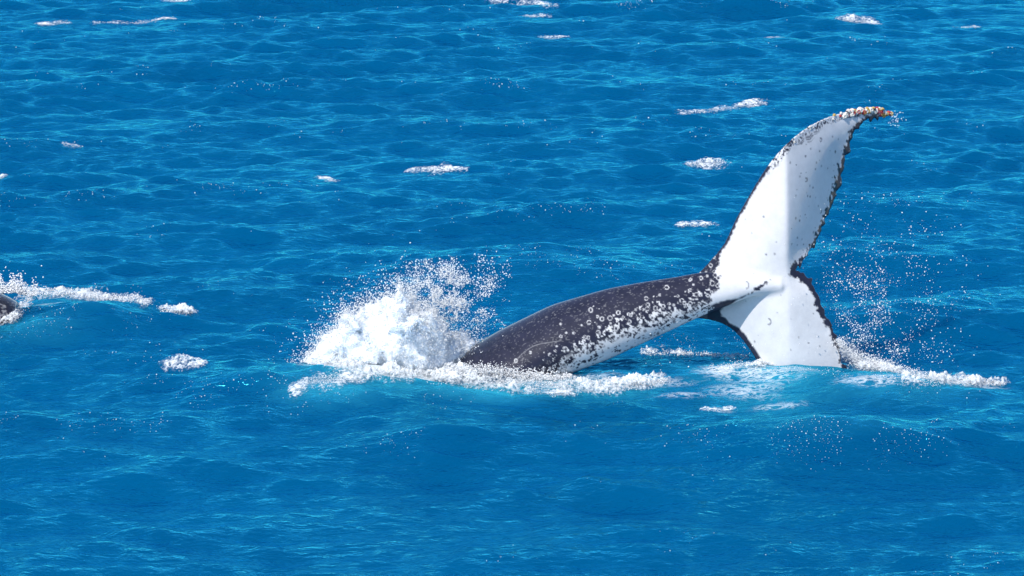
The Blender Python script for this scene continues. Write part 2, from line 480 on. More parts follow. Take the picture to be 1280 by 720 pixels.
# ridges of froth, as pixel paths (u, v, half height)
WASH = [(535, 468, 10), (575, 472, 12), (620, 475, 13), (665, 478, 12), (700, 481, 9), (760, 482, 7), (835, 478, 4)]
TRAIL = [(1040, 449, 5), (1062, 451, 9), (1085, 457, 11), (1110, 463, 11), (1140, 470, 8), (1165, 476, 6), (1200, 476, 5), (1235, 479, 3), (1255, 480, 2)]
CURL = [(-60, 395, 10), (0, 400, 5), (18, 393, 8), (32, 382, 9), (40, 372, 8)]
CREST = [(30, 366, 7), (60, 366, 6), (95, 368, 5), (130, 372, 4), (150, 374, 5), (170, 374, 6), (188, 381, 4)]
CREST2 = [(200, 386, 3), (215, 389, 3), (240, 391, 2)]
caps = [
    ([(370, 484, 6), (395, 478, 9), (430, 474, 10), (465, 468, 6)], 2200, 'ragged breaking whitecap in front of the big splash', .02),
    ([(210, 455, 3), (228, 450, 6), (252, 457, 3)], 420, 'small whitecap tossing up on the wave crest between both whales', .045),
    ([(862, 206, 3), (885, 203, 5), (908, 204, 4)], 420, 'compact bright whitecap on the water beyond the spotted back', .04),
    ([(855, 142, 2), (880, 139, 2), (920, 133, 3), (956, 127, 4)], 420, 'long thin whitecap slanting beside the barnacled fluke tip', .03),
    ([(515, 213, 3), (545, 212, 4), (575, 211, 2)], 300, 'small whitecap beyond the big splash with a faint tail', .03),
    ([(852, 281, 2), (872, 281, 3), (890, 280, 2)], 170, 'thin low whitecap beside the middle of the raised fluke', .02),
    ([(615, 1, 2), (650, 3, 3), (688, 7, 2)], 420, 'longest of the far whitecaps, on distant water beyond the big splash', .03),
    ([(1055, 24, 2), (1075, 26, 3), (1098, 30, 2)], 330, 'far whitecap beyond the fluke tip', .03),
    ([(53, 30, 2), (70, 29, 2), (86, 28, 1)], 160, 'short solid whitecap on distant water beyond the second whale', .02),
    ([(120, 28, 1), (170, 29, 1.5), (214, 22, 1.5)], 120, 'far broken line of foam flecks beyond the second whale', .02),
    ([(208, 0, 1.5), (222, 1, 1.5), (234, 1, 1)], 90, 'tiny whitecap farther off than the broken line of foam flecks', .02),
    ([(686, 492, 4), (705, 492, 5), (720, 494, 3)], 240, 'little foam patch floating in front of the spotted flank', .015),
    ([(880, 511, 3), (900, 512, 3), (918, 512, 2)], 170, 'little foam patch on the water in front of the flukes', .012),
    ([(660, 20, 1.5), (672, 20, 2), (682, 20, 1)], 70, 'foam fleck just this side of the longest far whitecap', .02),
    ([(1198, 34, 1), (1210, 34, 1.5), (1225, 34, 1)], 60, 'lone thin foam fleck on distant water off the fluke tip side', .02),
    ([(676, 46, 1), (690, 47, 2), (704, 46, 1)], 90, 'far foam fleck on a dark wave face', .02),
    ([(964, 47, 1), (972, 47, 1.5), (980, 48, 1)], 50, 'far foam fleck between the fluke tip and the far whitecap', .02),
    ([(84, 180, 1), (95, 182, 2), (104, 184, 1)], 60, 'small foam fleck on open water between second whale and distant whitecaps', .02),
    ([(404, 222, 1.5), (412, 224, 2), (420, 226, 1)], 60, 'small foam fleck on open water behind the big splash', .02),
    ([(0, 222, 4), (6, 219, 3)], 60, 'small foam fleck straight beyond the back of the second whale', .02),
]
def paint(path, amt, wide=1.0):
    p = np.asarray(path, float); seg = np.hypot(np.diff(p[:, 0]), np.diff(p[:, 1])); cs = np.concatenate([[0], np.cumsum(seg)])
    for t in np.arange(0, cs[-1] + .1, 8.0):
        q = [np.interp(t, cs, p[:, k]) for k in range(3)]
        patch(FOAM, q[0], q[1], 8, q[2] * wide, amt * (.75 + .5 * float(vnoise(q[0] / 13, q[1] / 9, 3.3))))
for q_, a_ in ((WASH, .9), (TRAIL, .75), (CURL, .9), (CREST, .8), (CREST2, .6)): paint(q_, a_)
for c_ in caps: paint(c_[0], .62, 1.2)
# bubbles beaten into the water
patch(AER_CRESTLIGHT, 610, 488, 90, 14, 1.0, power=3)
patch(AER_CRESTLIGHT, 720, 482, 110, 14, 0.55)
patch(AER_CRESTLIGHT, 470, 470, 100, 16, 0.7)
patch(AER_CRESTLIGHT, 955, 468, 100, 22, 0.60)
patch(AER_CRESTLIGHT, 960, 495, 90, 20, 0.35)
patch(AER_CRESTLIGHT, 1110, 470, 90, 16, 0.5)
patch(AER_CRESTLIGHT, 30, 405, 60, 10, 0.3)
patch(AER_CRESTLIGHT, 75, 382, 40, 6, 0.5)
patch(AER_CRESTLIGHT, 410, 485, 60, 12, 0.7)
# green light through the crests, painted in as teal water colour
AER_CRESTLIGHT = np.maximum(AER_CRESTLIGHT, 0.16 * smooth01((DZ - 0.17) / 0.22) * (GY < 110))
# foam on the surface
patch(FOAM, 470, 462, 105, 14, 1.3, power=4)
patch(FOAM, 600, 462, 90, 9, 0.9)
patch(FOAM, 720, 474, 90, 8, 0.75)
patch(FOAM, 800, 480, 90, 7, 0.85)
patch(FOAM, 740, 489, 60, 4, 0.75)
patch(FOAM, 860, 492, 60, 4, 0.7)
patch(FOAM, 830, 443, 40, 5, 0.5)
patch(FOAM, 900, 462, 40, 10, 1.0)
patch(FOAM, 960, 464, 85, 14, 0.86)
patch(FOAM, 935, 487, 70, 11, 0.84)
patch(FOAM, 975, 507, 50, 6, 0.82, rot=0.2)  # lace here also paints in the slick's pale reflection of the flukes
patch(FOAM, 1120, 462, 70, 12, 0.8)
patch(FOAM, 1200, 478, 60, 6, 0.85)
patch(FOAM, 1090, 474, 70, 7, 0.8)
patch(FOAM, 700, 492, 22, 5, 0.8)
patch(FOAM, 898, 512, 25, 4, 0.7)
patch(FOAM, 60, 384, 45, 7, 0.75)
patch(FOAM, 100, 372, 70, 5, 0.7)

gi, gj = len(ax_x), len(ax_y)
ids = np.arange(gi * gj, dtype=np.int32).reshape(gi, gj)
Q = np.stack([ids[:-1, :-1], ids[1:, :-1], ids[1:, 1:], ids[:-1, 1:]], -1).reshape(-1, 4)
SV = np.stack([PX, PY, DZ], -1).reshape(-1, 3)
water = link('sea_water', make_mesh('sea_water', SV, Q, M_WATER, True, {'foam': FOAM.ravel(), 'aeration_crestlight': AER_CRESTLIGHT.ravel()}), kind='structure',
             label='choppy bright blue sea with short wind waves')

# ------------------------------------------------------------------ the breaching tail: one continuous skin
S = 0.009
ST = np.array([  # u, top v, bottom v, half depth, centre distance
    (430, 575, 690, .78, 45.00), (500, 508, 620, .70, 45.00), (560, 459, 565, .62, 45.00), (620, 421, 512, .52, 45.00),
    (690, 386, 471, .41, 45.02), (760, 365, 447, .31, 45.04), (800, 357, 429, .25, 45.05), (850, 349, 407, .185, 45.07),
    (880, 343, 394, .15, 45.09), (905, 344, 385, .12, 45.10), (930, 347, 375, .09, 45.10), (955, 350, 367, .06, 45.11), (978, 355, 362, .03, 45.13)])
lead_up = catmull([(862, 353), (884, 331), (905, 306), (920, 275), (935, 248), (955, 215), (975, 189), (1000, 166), (1025, 151), (1050, 142), (1080, 136), (1100, 137), (1114, 143)], 5)
trail_up = catmull([(1114, 143), (1096, 148), (1080, 153), (1069, 165), (1062, 185), (1055, 207), (1048, 230), (1040, 255), (1030, 281), (1020, 304), (1008, 322), (994, 338)], 5)
trail_lo = catmull([(994, 338), (1008, 345), (1018, 360), (1027, 384), (1037, 405), (1045, 425), (1052, 445), (1064, 485), (1085, 540), (1100, 585)], 5)
lead_lo = catmull([(1100, 585), (1070, 582), (1030, 555), (985, 510), (958, 470), (940, 440), (922, 417), (905, 405), (885, 399), (862, 396)], 5)
def fluke_y(U, V_, Z_):
    """sheet of the flukes: hinged along the mid line, trailing half turned away, blade leaning back"""
    dx = (U - 986) * S; zr = Z_ - 1.0
    fold_up = smooth01((372 - V_) / 60.0)
    w = 0.03
    soft = 0.5 * (dx + np.sqrt(dx * dx + w * w)); softn = 0.5 * (-dx + np.sqrt(dx * dx + w * w))
    y = 45.16 + softn * 0.20 + soft * (1.05 * fold_up + 0.17 * (1 - fold_up)) + 0.22 * 0.5 * (zr + np.sqrt(zr * zr + 0.25)) - 0.05 + 0.15 * 0.5 * (zr - np.sqrt(zr * zr + 0.25)) + 0.04
    return y + 0.03 * np.sin(zr * 2.2) * smooth01(zr / 1.5) - 0.18 * smooth01((U - 1050) / 70)
def in_depth(p):
    """outline point of the photograph -> point of the sheet at its own distance"""
    y = np.full(len(p), Y0)
    for _ in range(6):
        x, _, z = world_at(p[:, 0], p[:, 1], y); a, b = plan_uv(x, z); y = fluke_y(a, b, z)
    return np.stack([a, b], 1)
lead_up, trail_up, trail_lo, lead_lo = [in_depth(q) for q in (lead_up, trail_up, trail_lo, lead_lo)]
jr = np.random.default_rng(5)
def jag(p, a):
    q = p.copy(); q[1:-1] += jr.normal(0, a, q[1:-1].shape); return q
OUT = np.vstack([lead_up[:-1], jag(trail_up, 2.0)[:-1], jag(trail_lo, 1.7)[:-1], lead_lo])

HV = 0.0125
x0, x1 = (430 - 640) * S, (1124 - 640) * S * 1.05
xs = np.arange(x0, x1, HV); ys = np.arange(43.9, 47.3, HV); zs = np.arange(-2.0, 3.05, HV)
zs = zs[zs > -1.25]
XX, ZZ = np.meshgrid(xs, zs, indexing='ij')
UU, VV = plan_uv(XX, ZZ)
pd, pin = poly_dist(UU, VV, OUT)
D2 = np.where(pin, pd, -pd) * S
FY = fluke_y(UU, VV, ZZ)
TH = 0.072 * np.sqrt(smooth01(D2 / 0.6)) * smooth01((D2 + .02) / 0.2)
def blur2(A, n):
    k = np.hanning(2 * n + 3)[1:-1]; k /= k.sum()
    for ax in (0, 1):
        A = np.apply_along_axis(lambda r_: np.convolve(np.pad(r_, n, mode='edge'), k, 'valid'), ax, A)
    return A
TH = 0.011 + np.where(D2 > 0, blur2(blur2(TH, 9), 9) * smooth01(D2 / .10 + .15), 0)
ucol, _ = plan_uv(xs, np.full_like(xs, 1.0))
# body parameters as functions of x
top_v = np.interp(ucol, ST[:, 0], ST[:, 1]); bot_v = np.interp(ucol, ST[:, 0], ST[:, 2])
def smooth1(a, n=9):
    k = np.hanning(n * 2 + 1); k /= k.sum(); return np.convolve(np.pad(a, n, mode='edge'), k, 'valid')
top_v = smooth1(top_v, 16); bot_v = smooth1(bot_v, 16)
hb = smooth1(np.interp(ucol, ST[:, 0], ST[:, 3]), 16); cyb = smooth1(np.interp(ucol, ST[:, 0], ST[:, 4]), 16)
_, _, zt = world_at(ucol, top_v, Y0); _, _, zb = world_at(ucol, bot_v, Y0)
cz = (zt + zb) / 2; ha = (zt - zb) / 2
yy = ys[None, :, None]
shp = (len(xs), len(ys), len(zs))
F = np.empty(shp, np.float32)
end = np.clip((ucol - 978) * S, 0, None)
for i in range(len(xs)):
    rz = (zs[None, :] - cz[i]) / ha[i]
    # back rounded, belly drawn out to a keel
    hbz = hb[i] * (1 - 0.15 * smooth01(-rz))
    yc = cyb[i] + 0.5 * hb[i] * np.clip(rz, -1.2, 1.2)      # rolled, belly turned towards the viewer
    r = np.sqrt(rz ** 2 + ((ys[:, None] - yc) / hbz) ** 2)
    body = ((r - 1) * min(ha[i], hb[i]) * 0.9 + end[i]).astype(np.float32)
    sheet = np.maximum(np.abs(ys[:, None] - FY[i][None, :]) * 0.8 - TH[i][None, :], -D2[i][None, :] - 0.004)
    k = 0.07
    h = np.clip(0.5 + 0.5 * (sheet - body) / k, 0, 1)
    F[i] = sheet * (1 - h) + body * h - k * h * (1 - h)
F[0] = 1; F[-1] = 1; F[:, 0] = 1; F[:, -1] = 1; F[:, :, 0] = 1; F[:, :, -1] = 1
V, Qw = surface_nets(F, (xs[0], ys[0], zs[0]), HV)
del F
# relax the grid stair-steps a little
E = np.concatenate([Qw[:, [0, 1]], Qw[:, [1, 2]], Qw[:, [2, 3]], Qw[:, [3, 0]]])
for lamb in (0.5, -0.52, 0.5, -0.52, 0.5):
    acc = np.zeros_like(V); cnt = np.zeros(len(V))
    for c in range(3): acc[:, c] = np.bincount(E[:, 0], V[E[:, 1], c], len(V))
    cnt = np.bincount(E[:, 0], minlength=len(V))
    V += lamb * (acc / np.maximum(cnt, 1)[:, None] - V)
# vertex normals (rough) to tell the under side from the upper side
fn = np.cross(V[Qw[:, 2]] - V[Qw[:, 0]], V[Qw[:, 3]] - V[Qw[:, 1]])
vn = np.zeros_like(V)
for c in range(4):
    for d in range(3): vn[:, d] += np.bincount(Qw[:, c], fn[:, d], len(V))
vn /= np.linalg.norm(vn, axis=1)[:, None] + 1e-9

# --- pigment: white under-flukes, dark flank with scars, dark rims
u, v = plan_uv(V[:, 0], V[:, 2])
nz1 = fbm(V[:, 0] * 9, V[:, 1] * 9, V[:, 2] * 9, 4)
nz2 = fbm(V[:, 0] * 28, V[:, 1] * 28, V[:, 2] * 28, 3)
nz3 = fbm(V[:, 0] * 3.2 + 4, V[:, 1] * 3.2, V[:, 2] * 3.2, 3)
nzf = fbm(V[:, 0] * 60, V[:, 1] * 60, V[:, 2] * 60, 2)
dt_u, _ = poly_dist(u, v, trail_up, False); dt_l, _ = poly_dist(u, v, trail_lo, False)
dl_u, _ = poly_dist(u, v, lead_up, False); dl_l, _ = poly_dist(u, v, lead_lo, False)
def step(x, s=1.0): return smooth01(x / s + 0.5)
# border of the white: polyline, white on its right
bl = np.interp(v, [295, 306, 320, 335, 350, 362, 372, 380], [913, 908, 904, 900, 897, 890, 884, 886])
white_f = step(u - bl + (nz1 - 0.5) * 26 + (nz2 - .5) * 14, 3)
# keel edge line, the lower border of the white on the stalk
keel_v = np.interp(u, [870, 900, 925, 940, 955], [393, 383, 373, 366, 360])
below = v > keel_v
dk_keel = (1 - step(np.abs(v - keel_v) - 5.0 * smooth01((938 - u) / 30) + (nz1 - .5) * 9, 3)) * (u < 936)
dk_spot = 1 - step(np.hypot((u - 948) / 8, (v - 361 + (u - 948) * 0.6) / 3) - 1 + (nz2 - .5) * 3.2, .5)
white_f = np.where(u < 880, 0, white_f)
white_f *= 1 - np.maximum(dk_keel, dk_spot)
# lower fluke: dark root and leading rim
root = 1 - step((u - 909) + (v - 392) * 0.15 + (nz1 - .5) * 26, 4)
white_f = np.where(below, white_f * (1 - root), white_f)
white_f *= np.where((v > 380) & (u < 990), step(dl_l - 5.5 - (nz1 - .5) * 12 * (u < 935), 2.5), 1)
# trailing rims
white_f *= step(dt_u - 6.0 - (nz2 - .5) * 17, 2.0)
rimlo = np.interp(v, [335, 350, 380, 410, 440], [9, 8, 6, 5, 4])
white_f *= step(dt_l - rimlo - (nz2 - .5) * 11, 2.0)
white_f *= step(np.hypot(u - 996, v - 339) - 7 - (nz2 - .5) * 8, 2.0)
# leading rim of the upper blade: thin line below, scarred mottle towards the tip
white_f *= np.where(v > 215, step(dl_u - 2.2 - (nz2 - .5) * 5, 1.5), 1)
band = smooth01((235 - v) / 30)
mott = step(nzf * .6 + nz2 * .4 - 0.44 - 0.05 * (dl_u > 4), 0.08)
scar = 1 - band * (1 - step(dl_u - 7.5 - (nz1 - .5) * 7, 3)) * (1 - mott) * (u < 1108)
white_f *= scar
hole = 1 - step(np.hypot((u - 988) / 4.2, (v - 185) / 4.6) - 1 + (nz2 - .5) * .8, .4)
white_f *= 1 - hole
for off, amt in ((12, .75), (16, .6), (9.5, .7)):
    ln = (1 - step(np.abs(dl_u - off - (nz1 - .5) * 6) - 0.9, 1.0)) * smooth01((u - 996) / 8) * smooth01((1052 - off * 1.5 - u) / 12) * (v < 190)
    white_f *= 1 - amt * ln * step(nz1 - 0.42, .1)
# specks on the white
pr = np.random.default_rng(11)
for _ in range(80):
    if pr.random() < .6: cu, cv = pr.uniform(990, 1060), pr.uniform(165, 320)
    else: cu, cv = pr.uniform(925, 1040), pr.uniform(250, 440)
    r = pr.uniform(.6, 1.3)
    white_f *= 1 - pr.uniform(.3, .8) * (1 - step(np.hypot((u - cu) / r, (v - cv) / (r * pr.uniform(.7, 1.6))) - 1, .8))
for cu, cv, r in ((933, 357, 4.0), (961, 403, 3.6), (1012, 234, 2.2), (1033, 188, 2.0)):
    rr = np.hypot((u - cu), (v - cv) * .8)
    white_f *= 1 - .7 * (1 - step(np.abs(rr - r * .8) - .7 + (nz2 - .5) * 1.5, 1)) * (u > cu - 1)
# flank
tv = np.interp(u, ucol, top_v); bv = np.interp(u, ucol, bot_v)
s = (v - tv) / np.maximum(bv - tv, 1)
ucn = np.interp(u, [560, 640, 690, 740, 800, 850, 880, 915], [-.40, -.34, -.10, .03, .10, .06, -.02, -.04])
want = np.clip((s - 0.36) * 0.74, -.3, .5) + ucn
spots = step(nz2 * .45 + nz1 * .30 + nzf * .25 - (0.665 - want * 0.52), 0.035)
streak = step(fbm(V[:, 0] * 7 + V[:, 2] * 7, V[:, 1] * 30, (V[:, 2] * 1.0 - V[:, 0] * .55) * 40, 3) - 0.60 + 0.55 * np.clip(s - .72, 0, .3), 0.05) * smooth01((s - .6) / .15) * smooth01((u - 690) / 30)
flank = np.maximum(spots, streak * .95)
faint = 0.15 * step(nzf - .70, .05) * smooth01((u - 590) / 60)
flank = np.maximum(flank, faint)
# ring scars left by barnacles
nring = 0
while nring < 170:
    cu = pr.uniform(640, 912); cs = pr.beta(2.6, 1.6)
    if cu < 700 and pr.random() < .75 * (cs < .7): continue
    t0, b0 = np.interp(cu, ucol, top_v), np.interp(cu, ucol, bot_v)
    cv = t0 + cs * (b0 - t0)
    if cu > 860: cv = pr.uniform(np.interp(cu, [860, 905], [350, 312]), np.interp(cu, [860, 905], [392, 375]))
    nring += 1
    r = pr.uniform(1.0, 2.7)
    sel = np.flatnonzero((np.abs(u - cu) < 6) & (np.abs(v - cv) < 6))
    rr = np.hypot(u[sel] - cu, (v[sel] - cv) * pr.uniform(.9, 1.2))
    if pr.random() < .62:
        g = 1 - step(np.abs(rr - r) - .4, .8)
        flank[sel] = np.maximum(flank[sel] * np.where(rr < r, .35, 1), g * pr.uniform(.7, 1))
    else:
        flank[sel] = np.maximum(flank[sel], (1 - step(rr - r * .7, 1)) * pr.uniform(.6, 1))
# one long pale scratch
sc_d, _ = poly_dist(u, v, catmull([(640, 447), (655, 433), (672, 424), (700, 419)], 5), False)
flank = np.maximum(flank, .3 * (1 - step(sc_d - .3, .8)))
flank *= 1 - smooth01((s - .965) / .04) * .9  # underside shade painted in as a thin dark lower edge
pig = np.where(u > 878, np.maximum(white_f, flank * (u < bl + 6) * (~below | (u < 885))), flank)
back = smooth01((vn[:, 1] - 0.05) / .2)              # upper side of the flukes and far flank
pig = pig * (1 - back * np.where(u > 860, 1, .6))
pig = np.clip(pig, 0, 1)

base = np.array([0.3, 45.0, 0.0])
whale = link('humpback_whale', None, label='spotted dark whale diving with its white-undersided tail flukes raised', cat='whale')
whale.location = base
wm = make_mesh('body', V - base, Qw, M_SKIN, True, {'pigment': pig})
body_o = link('body', wm, whale)

# barnacles crusted on the leading edge and tip of the upper blade
def rock(seed, sub=1, jit=.18, squash=.8):
    import bmesh
    bm = bmesh.new(); bmesh.ops.create_icosphere(bm, subdivisions=sub, radius=1)
    r = np.random.default_rng(seed)
    for vv in bm.verts: vv.co *= 1 + r.uniform(-jit, jit)
    for vv in bm.verts: vv.co.z *= squash
    V = np.array([vv.co[:] for vv in bm.verts]); Fx = np.array([[q.index for q in f.verts] for f in bm.faces]); bm.free()
    return V, Fx
bar_m = [mat_plain('barnacle_white', (.78, .74, .66)), mat_plain('barnacle_ochre', (.62, .40, .10)), mat_plain('barnacle_red', (.45, .05, .05)), mat_plain('barnacle_dark', (.05, .035, .05))]
def barnacle_mesh(mi):
    # a little volcano: six-sided cone with a sunken top
    k = 8; a = np.arange(k) * 2 * math.pi / k; r_ = np.random.default_rng(mi)
    rings = [(1, 0), (.9, .35), (.6, .8), (.38, .75), (.2, .4)]
    Vb = np.concatenate([np.stack([np.cos(a) * r * (1 + r_.uniform(-.12, .12, k)), np.sin(a) * r * (1 + r_.uniform(-.12, .12, k)), np.full(k, z)], 1) for r, z in rings] + [np.array([[0, 0, .3]])])
    Fb = []
    for q in range(len(rings) - 1):
        for j in range(k):
            A, B = q * k + j, q * k + (j + 1) % k
            Fb += [(A, B, B + k), (A, B + k, A + k)]
    for j in range(k): Fb.append(((len(rings) - 1) * k + j, (len(rings) - 1) * k + (j + 1) % k, len(Vb) - 1))
    return make_mesh('barnacle', Vb, np.array(Fb), bar_m[mi], False)
bms = [barnacle_mesh(i) for i in range(4)]
cand = np.flatnonzero((dl_u < 5.5) & (vn[:, 1] < .45) & (v < 205) & (u > 965))
tipness = smooth01((u[cand] - 1040) / 40)
pick = pr.choice(cand, 95, replace=False, p=(0.12 + tipness) / (0.12 + tipness).sum())
for bi, i in enumerate(pick):
    tn = u[i] > 1052
    mi = (0, 1, 0, 2, 0, 2, 0, 0, 1, 2, 3)[bi % 11] if tn else pr.choice(4, p=[.84, .03, .05, .08])
    b = link('barnacle', bms[mi], whale)
    b.location = V[i] - base - vn[i] * .004
    b.rotation_euler = Vector(vn[i]).to_track_quat('Z', 'Y').to_euler()
    q = pr.uniform(.014, .03) * (1.15 if tn else .75)
    b.scale = (q, q, q * pr.uniform(.8, 1.3))

# ------------------------------------------------------------------ second whale, its back breaking the surface at the left
def second_whale():
    h = .02
    X = np.arange(-9.6, -6.0, h); Yg = np.arange(46.9, 49.3, h); Z = np.arange(-.8, .95, h)
    xx, yy_, zz = X[:, None, None], Yg[None, :, None], Z[None, None, :]
    t = (xx + 7.8)
    cz_ = .06 - 0.02 * t ** 2
    ra = .42 * np.sqrt(np.clip(1 - (t / 1.9) ** 4, 0.001, 1)) ; rb = .78 * np.sqrt(np.clip(1 - (t / 1.9) ** 4, 0.001, 1))
    Fq = (np.sqrt(((zz - cz_) / ra) ** 2 + ((yy_ - 48.0) / rb) ** 2) - 1) * .3
    # low hooked fin on the back
    fx = xx + 8.7; fin = np.maximum(np.abs(yy_ - 48.0) * .9 - .05 + .12 * np.clip(zz - .4, 0, 1), np.maximum(np.abs(fx + .5 * (zz - .4)) - .42 + .8 * np.clip(zz - .3, 0, 1), -(zz - .1)))
    Fq = np.minimum(Fq, fin * .6) + 0 * xx
    Fq[0] = 1; Fq[-1] = 1; Fq[:, 0] = 1; Fq[:, -1] = 1; Fq[:, :, 0] = 1; Fq[:, :, -1] = 1
    return surface_nets(Fq.astype(np.float32), (X[0], Yg[0], Z[0]), h)
V2, Q2 = second_whale()
nz = fbm(V2[:, 0] * 26, V2[:, 1] * 26, V2[:, 2] * 26, 3)
w2 = link('humpback_whale', None, label='dark wet back of a second whale breaking the surface amid foam', cat='whale')
c2 = np.array([-7.9, 48.0, 0]); w2.location = c2
link('body', make_mesh('second_body', V2 - c2, Q2, M_SKIN, True, {'pigment': .35 * step(nz - .62, .06)}), w2)

# ------------------------------------------------------------------ foam and spray
ICO = [rock(i, 1, .22, .85) for i in range(4)]
OCT_V = np.array([(1, 0, 0), (-1, 0, 0), (0, 1, 0), (0, -1, 0), (0, 0, 1), (0, 0, -1)], float)
OCT_F = np.array([(0, 2, 4), (2, 1, 4), (1, 3, 4), (3, 0, 4), (2, 0, 5), (1, 2, 5), (3, 1, 5), (0, 3, 5)])

def swarm(P, R, shape='ico', seed=0, stretch=.35):
    """many small blobs as one mesh"""
    r = np.random.default_rng(seed); Vs, Fs, n0 = [], [], 0
    lots = [(ICO[k], np.arange(len(P)) % 4 == k) for k in range(4)] if shape == 'ico' else [((OCT_V, OCT_F), np.ones(len(P), bool))]
    for (tv_, tf), m in lots:
        p, q = P[m], R[m]; n = len(p)
        if n == 0: continue
        A = r.normal(size=(n, 3)); A /= np.linalg.norm(A, axis=1)[:, None]
        B = r.normal(size=(n, 3)); B -= (A * B).sum(1)[:, None] * A; B /= np.linalg.norm(B, axis=1)[:, None]
        C = np.cross(A, B)
        sx = 1 + r.uniform(-stretch, stretch, (n, 3))
        T = tv_[None] * (sx * q[:, None])[:, None, :]
        W = T[..., 0:1] * A[:, None] + T[..., 1:2] * B[:, None] + T[..., 2:3] * C[:, None] + p[:, None]
        Vs.append(W.reshape(-1, 3)); Fs.append((tf[None] + (np.arange(n) * len(tv_))[:, None, None] + n0).reshape(-1, 3)); n0 += n * len(tv_)
    return np.concatenate(Vs), np.concatenate(Fs)

fr = np.random.default_rng(99)
def along(path, n, rr=fr):
    """random points along a pixel path [(u, v, half thickness px)] laid on the sea"""
    p = np.asarray(path, float); seg = np.hypot(np.diff(p[:, 0]), np.diff(p[:, 1]))
    t = rr.random(n) * seg.sum(); cs = np.concatenate([[0], np.cumsum(seg)])
    return np.stack([np.interp(t, cs, p[:, k]) for k in range(p.shape[1])], 1)

def crest_foam(path, n, rmin, rmax, lift, seed, lump=1.0):
    """points of a ridge of froth: (u, v, half height px) -> P, R"""
    rr = np.random.default_rng(seed)
    a = along(path, n, rr)
    g = np.clip(rr.normal(0, .5, n), -1.2, 1.2)
    u_ = a[:, 0] + rr.normal(0, 2, n); v_ = a[:, 1] + g * a[:, 2]
    x, y, z = sea_point(u_, v_)
    cl = vnoise(x * 5, y * 5, 0 * x + seed)
    keep = rr.random(n) < np.clip(cl * 2.4 - .45, 0.08, 1)
    hgt = lift * np.abs(rr.normal(0, 1, n)) * (1 - .7 * np.abs(g)) * a[:, 2] / 10
    R = rr.uniform(rmin, rmax, n) * (1 - .3 * rr.random(n))
    P = np.stack([x, y, z + hgt + R * .3], 1)
    return P[keep], R[keep]

def froth_sheet(paths, hgt, seed, origin, parent, hx=.010, hy=.018, thr=.48):
    """torn, lumpy layer of froth lying on the water along pixel paths (u, v, half height)"""
    xs_, ys_, rx_, ry_ = [], [], [], []
    for path in paths:
        p = np.asarray(path, float); seg = np.hypot(np.diff(p[:, 0]), np.diff(p[:, 1])); cs = np.concatenate([[0], np.cumsum(seg)])
        t = np.arange(0, cs[-1] + .1, 4.0)
        q = [np.interp(t, cs, p[:, k]) for k in range(3)]
        x, y, z = sea_point(q[0], q[1])
        _, ya = ground_at(q[0], q[1] - q[2]); _, yb = ground_at(q[0], q[1] + q[2])
        wj = .35 + 1.3 * vnoise(t / 14 + seed, 0 * t, 0 * t) ; q[2] = q[2] * wj; q[1] = q[1] + q[2] * .8 * (vnoise(t / 9, 0 * t + seed, 0 * t) - .5)
        x, y, z = sea_point(q[0], q[1])
        xs_.append(x); ys_.append(y); ry_.append(np.abs(ya - yb) / 2); rx_.append(np.full(len(x), 8.0) * y / FPX)
    xs_, ys_, rx_, ry_ = [np.concatenate(k) for k in (xs_, ys_, rx_, ry_)]
    f_ = max(1.0, ys_.mean() / 45.0)
    gx = np.arange(xs_.min() - .4, xs_.max() + .4, hx * f_); gy = np.arange(ys_.min() - 2.2 * ry_.max(), ys_.max() + 2.2 * ry_.max(), hy * f_)
    A, B = np.meshgrid(gx, gy, indexing='ij')
    d = np.full(A.shape, 1e9)
    for x, y, rx, ry in zip(xs_, ys_, rx_, ry_):
        np.minimum(d, ((A - x) / rx) ** 2 + ((B - y) / ry) ** 2, out=d)
    m = np.exp(-d * .8)
    n1 = fbm(A * 5.0 + seed, B * 2.2, 0 * A + seed, 4); n2 = fbm(A * 22, B * 14 + seed, 0 * A, 4, .65)
    n3 = fbm(A * 60, B * 40 + seed, 0 * A + 7, 2)
    q_ = min(1.0, .05 / hgt)
    H = hgt * ((m - thr) * 1.3 + 2.5 * (n1 - .5) + q_ * (2.2 * (n2 - .5) + 1.1 * (n3 - .5)))
    H = H * smooth01(m * 3.0) - hgt * .5 * (1 - smooth01(m * 4.0))
    H = np.where(H > 0, H, H * 1.5)
    Zs = sea_z(A.ravel(), B.ravel()).reshape(A.shape) + H + .004
    keep = H > -.03
    a, b = A.shape; id_ = np.arange(a * b).reshape(a, b)
    qd = np.stack([id_[:-1, :-1], id_[1:, :-1], id_[1:, 1:], id_[:-1, 1:]], -1).reshape(-1, 4)
    kf = keep.ravel()[qd].all(1); qd = qd[kf]
    us, inv = np.unique(qd, return_inverse=True)
    VV_ = np.stack([A, B, Zs], -1).reshape(-1, 3)[us]
    if len(us) == 0: return None
    cover = np.clip(H / hgt * .55 + .05, 0, 1).ravel()[us]
    return link('foam_layer', make_mesh('foam_layer', VV_ - np.asarray(origin), inv.reshape(-1, 4), M_LAYER, True, {'cover': cover}), parent, kind='stuff')

def foam_obj(name, P, R, parent, mat=M_FOAM, shape='ico', seed=1, origin=(0, 0, 0), kind='stuff'):
    Vf, Ff = swarm(P, R, shape, seed)
    return link(name, make_mesh(name, Vf - np.asarray(origin), Ff, mat, True), parent, kind=kind)

def thing(name, label, cat, loc, group=None):
    o = link(name, None, label=label, cat=cat, group=group); o.location = loc; return o

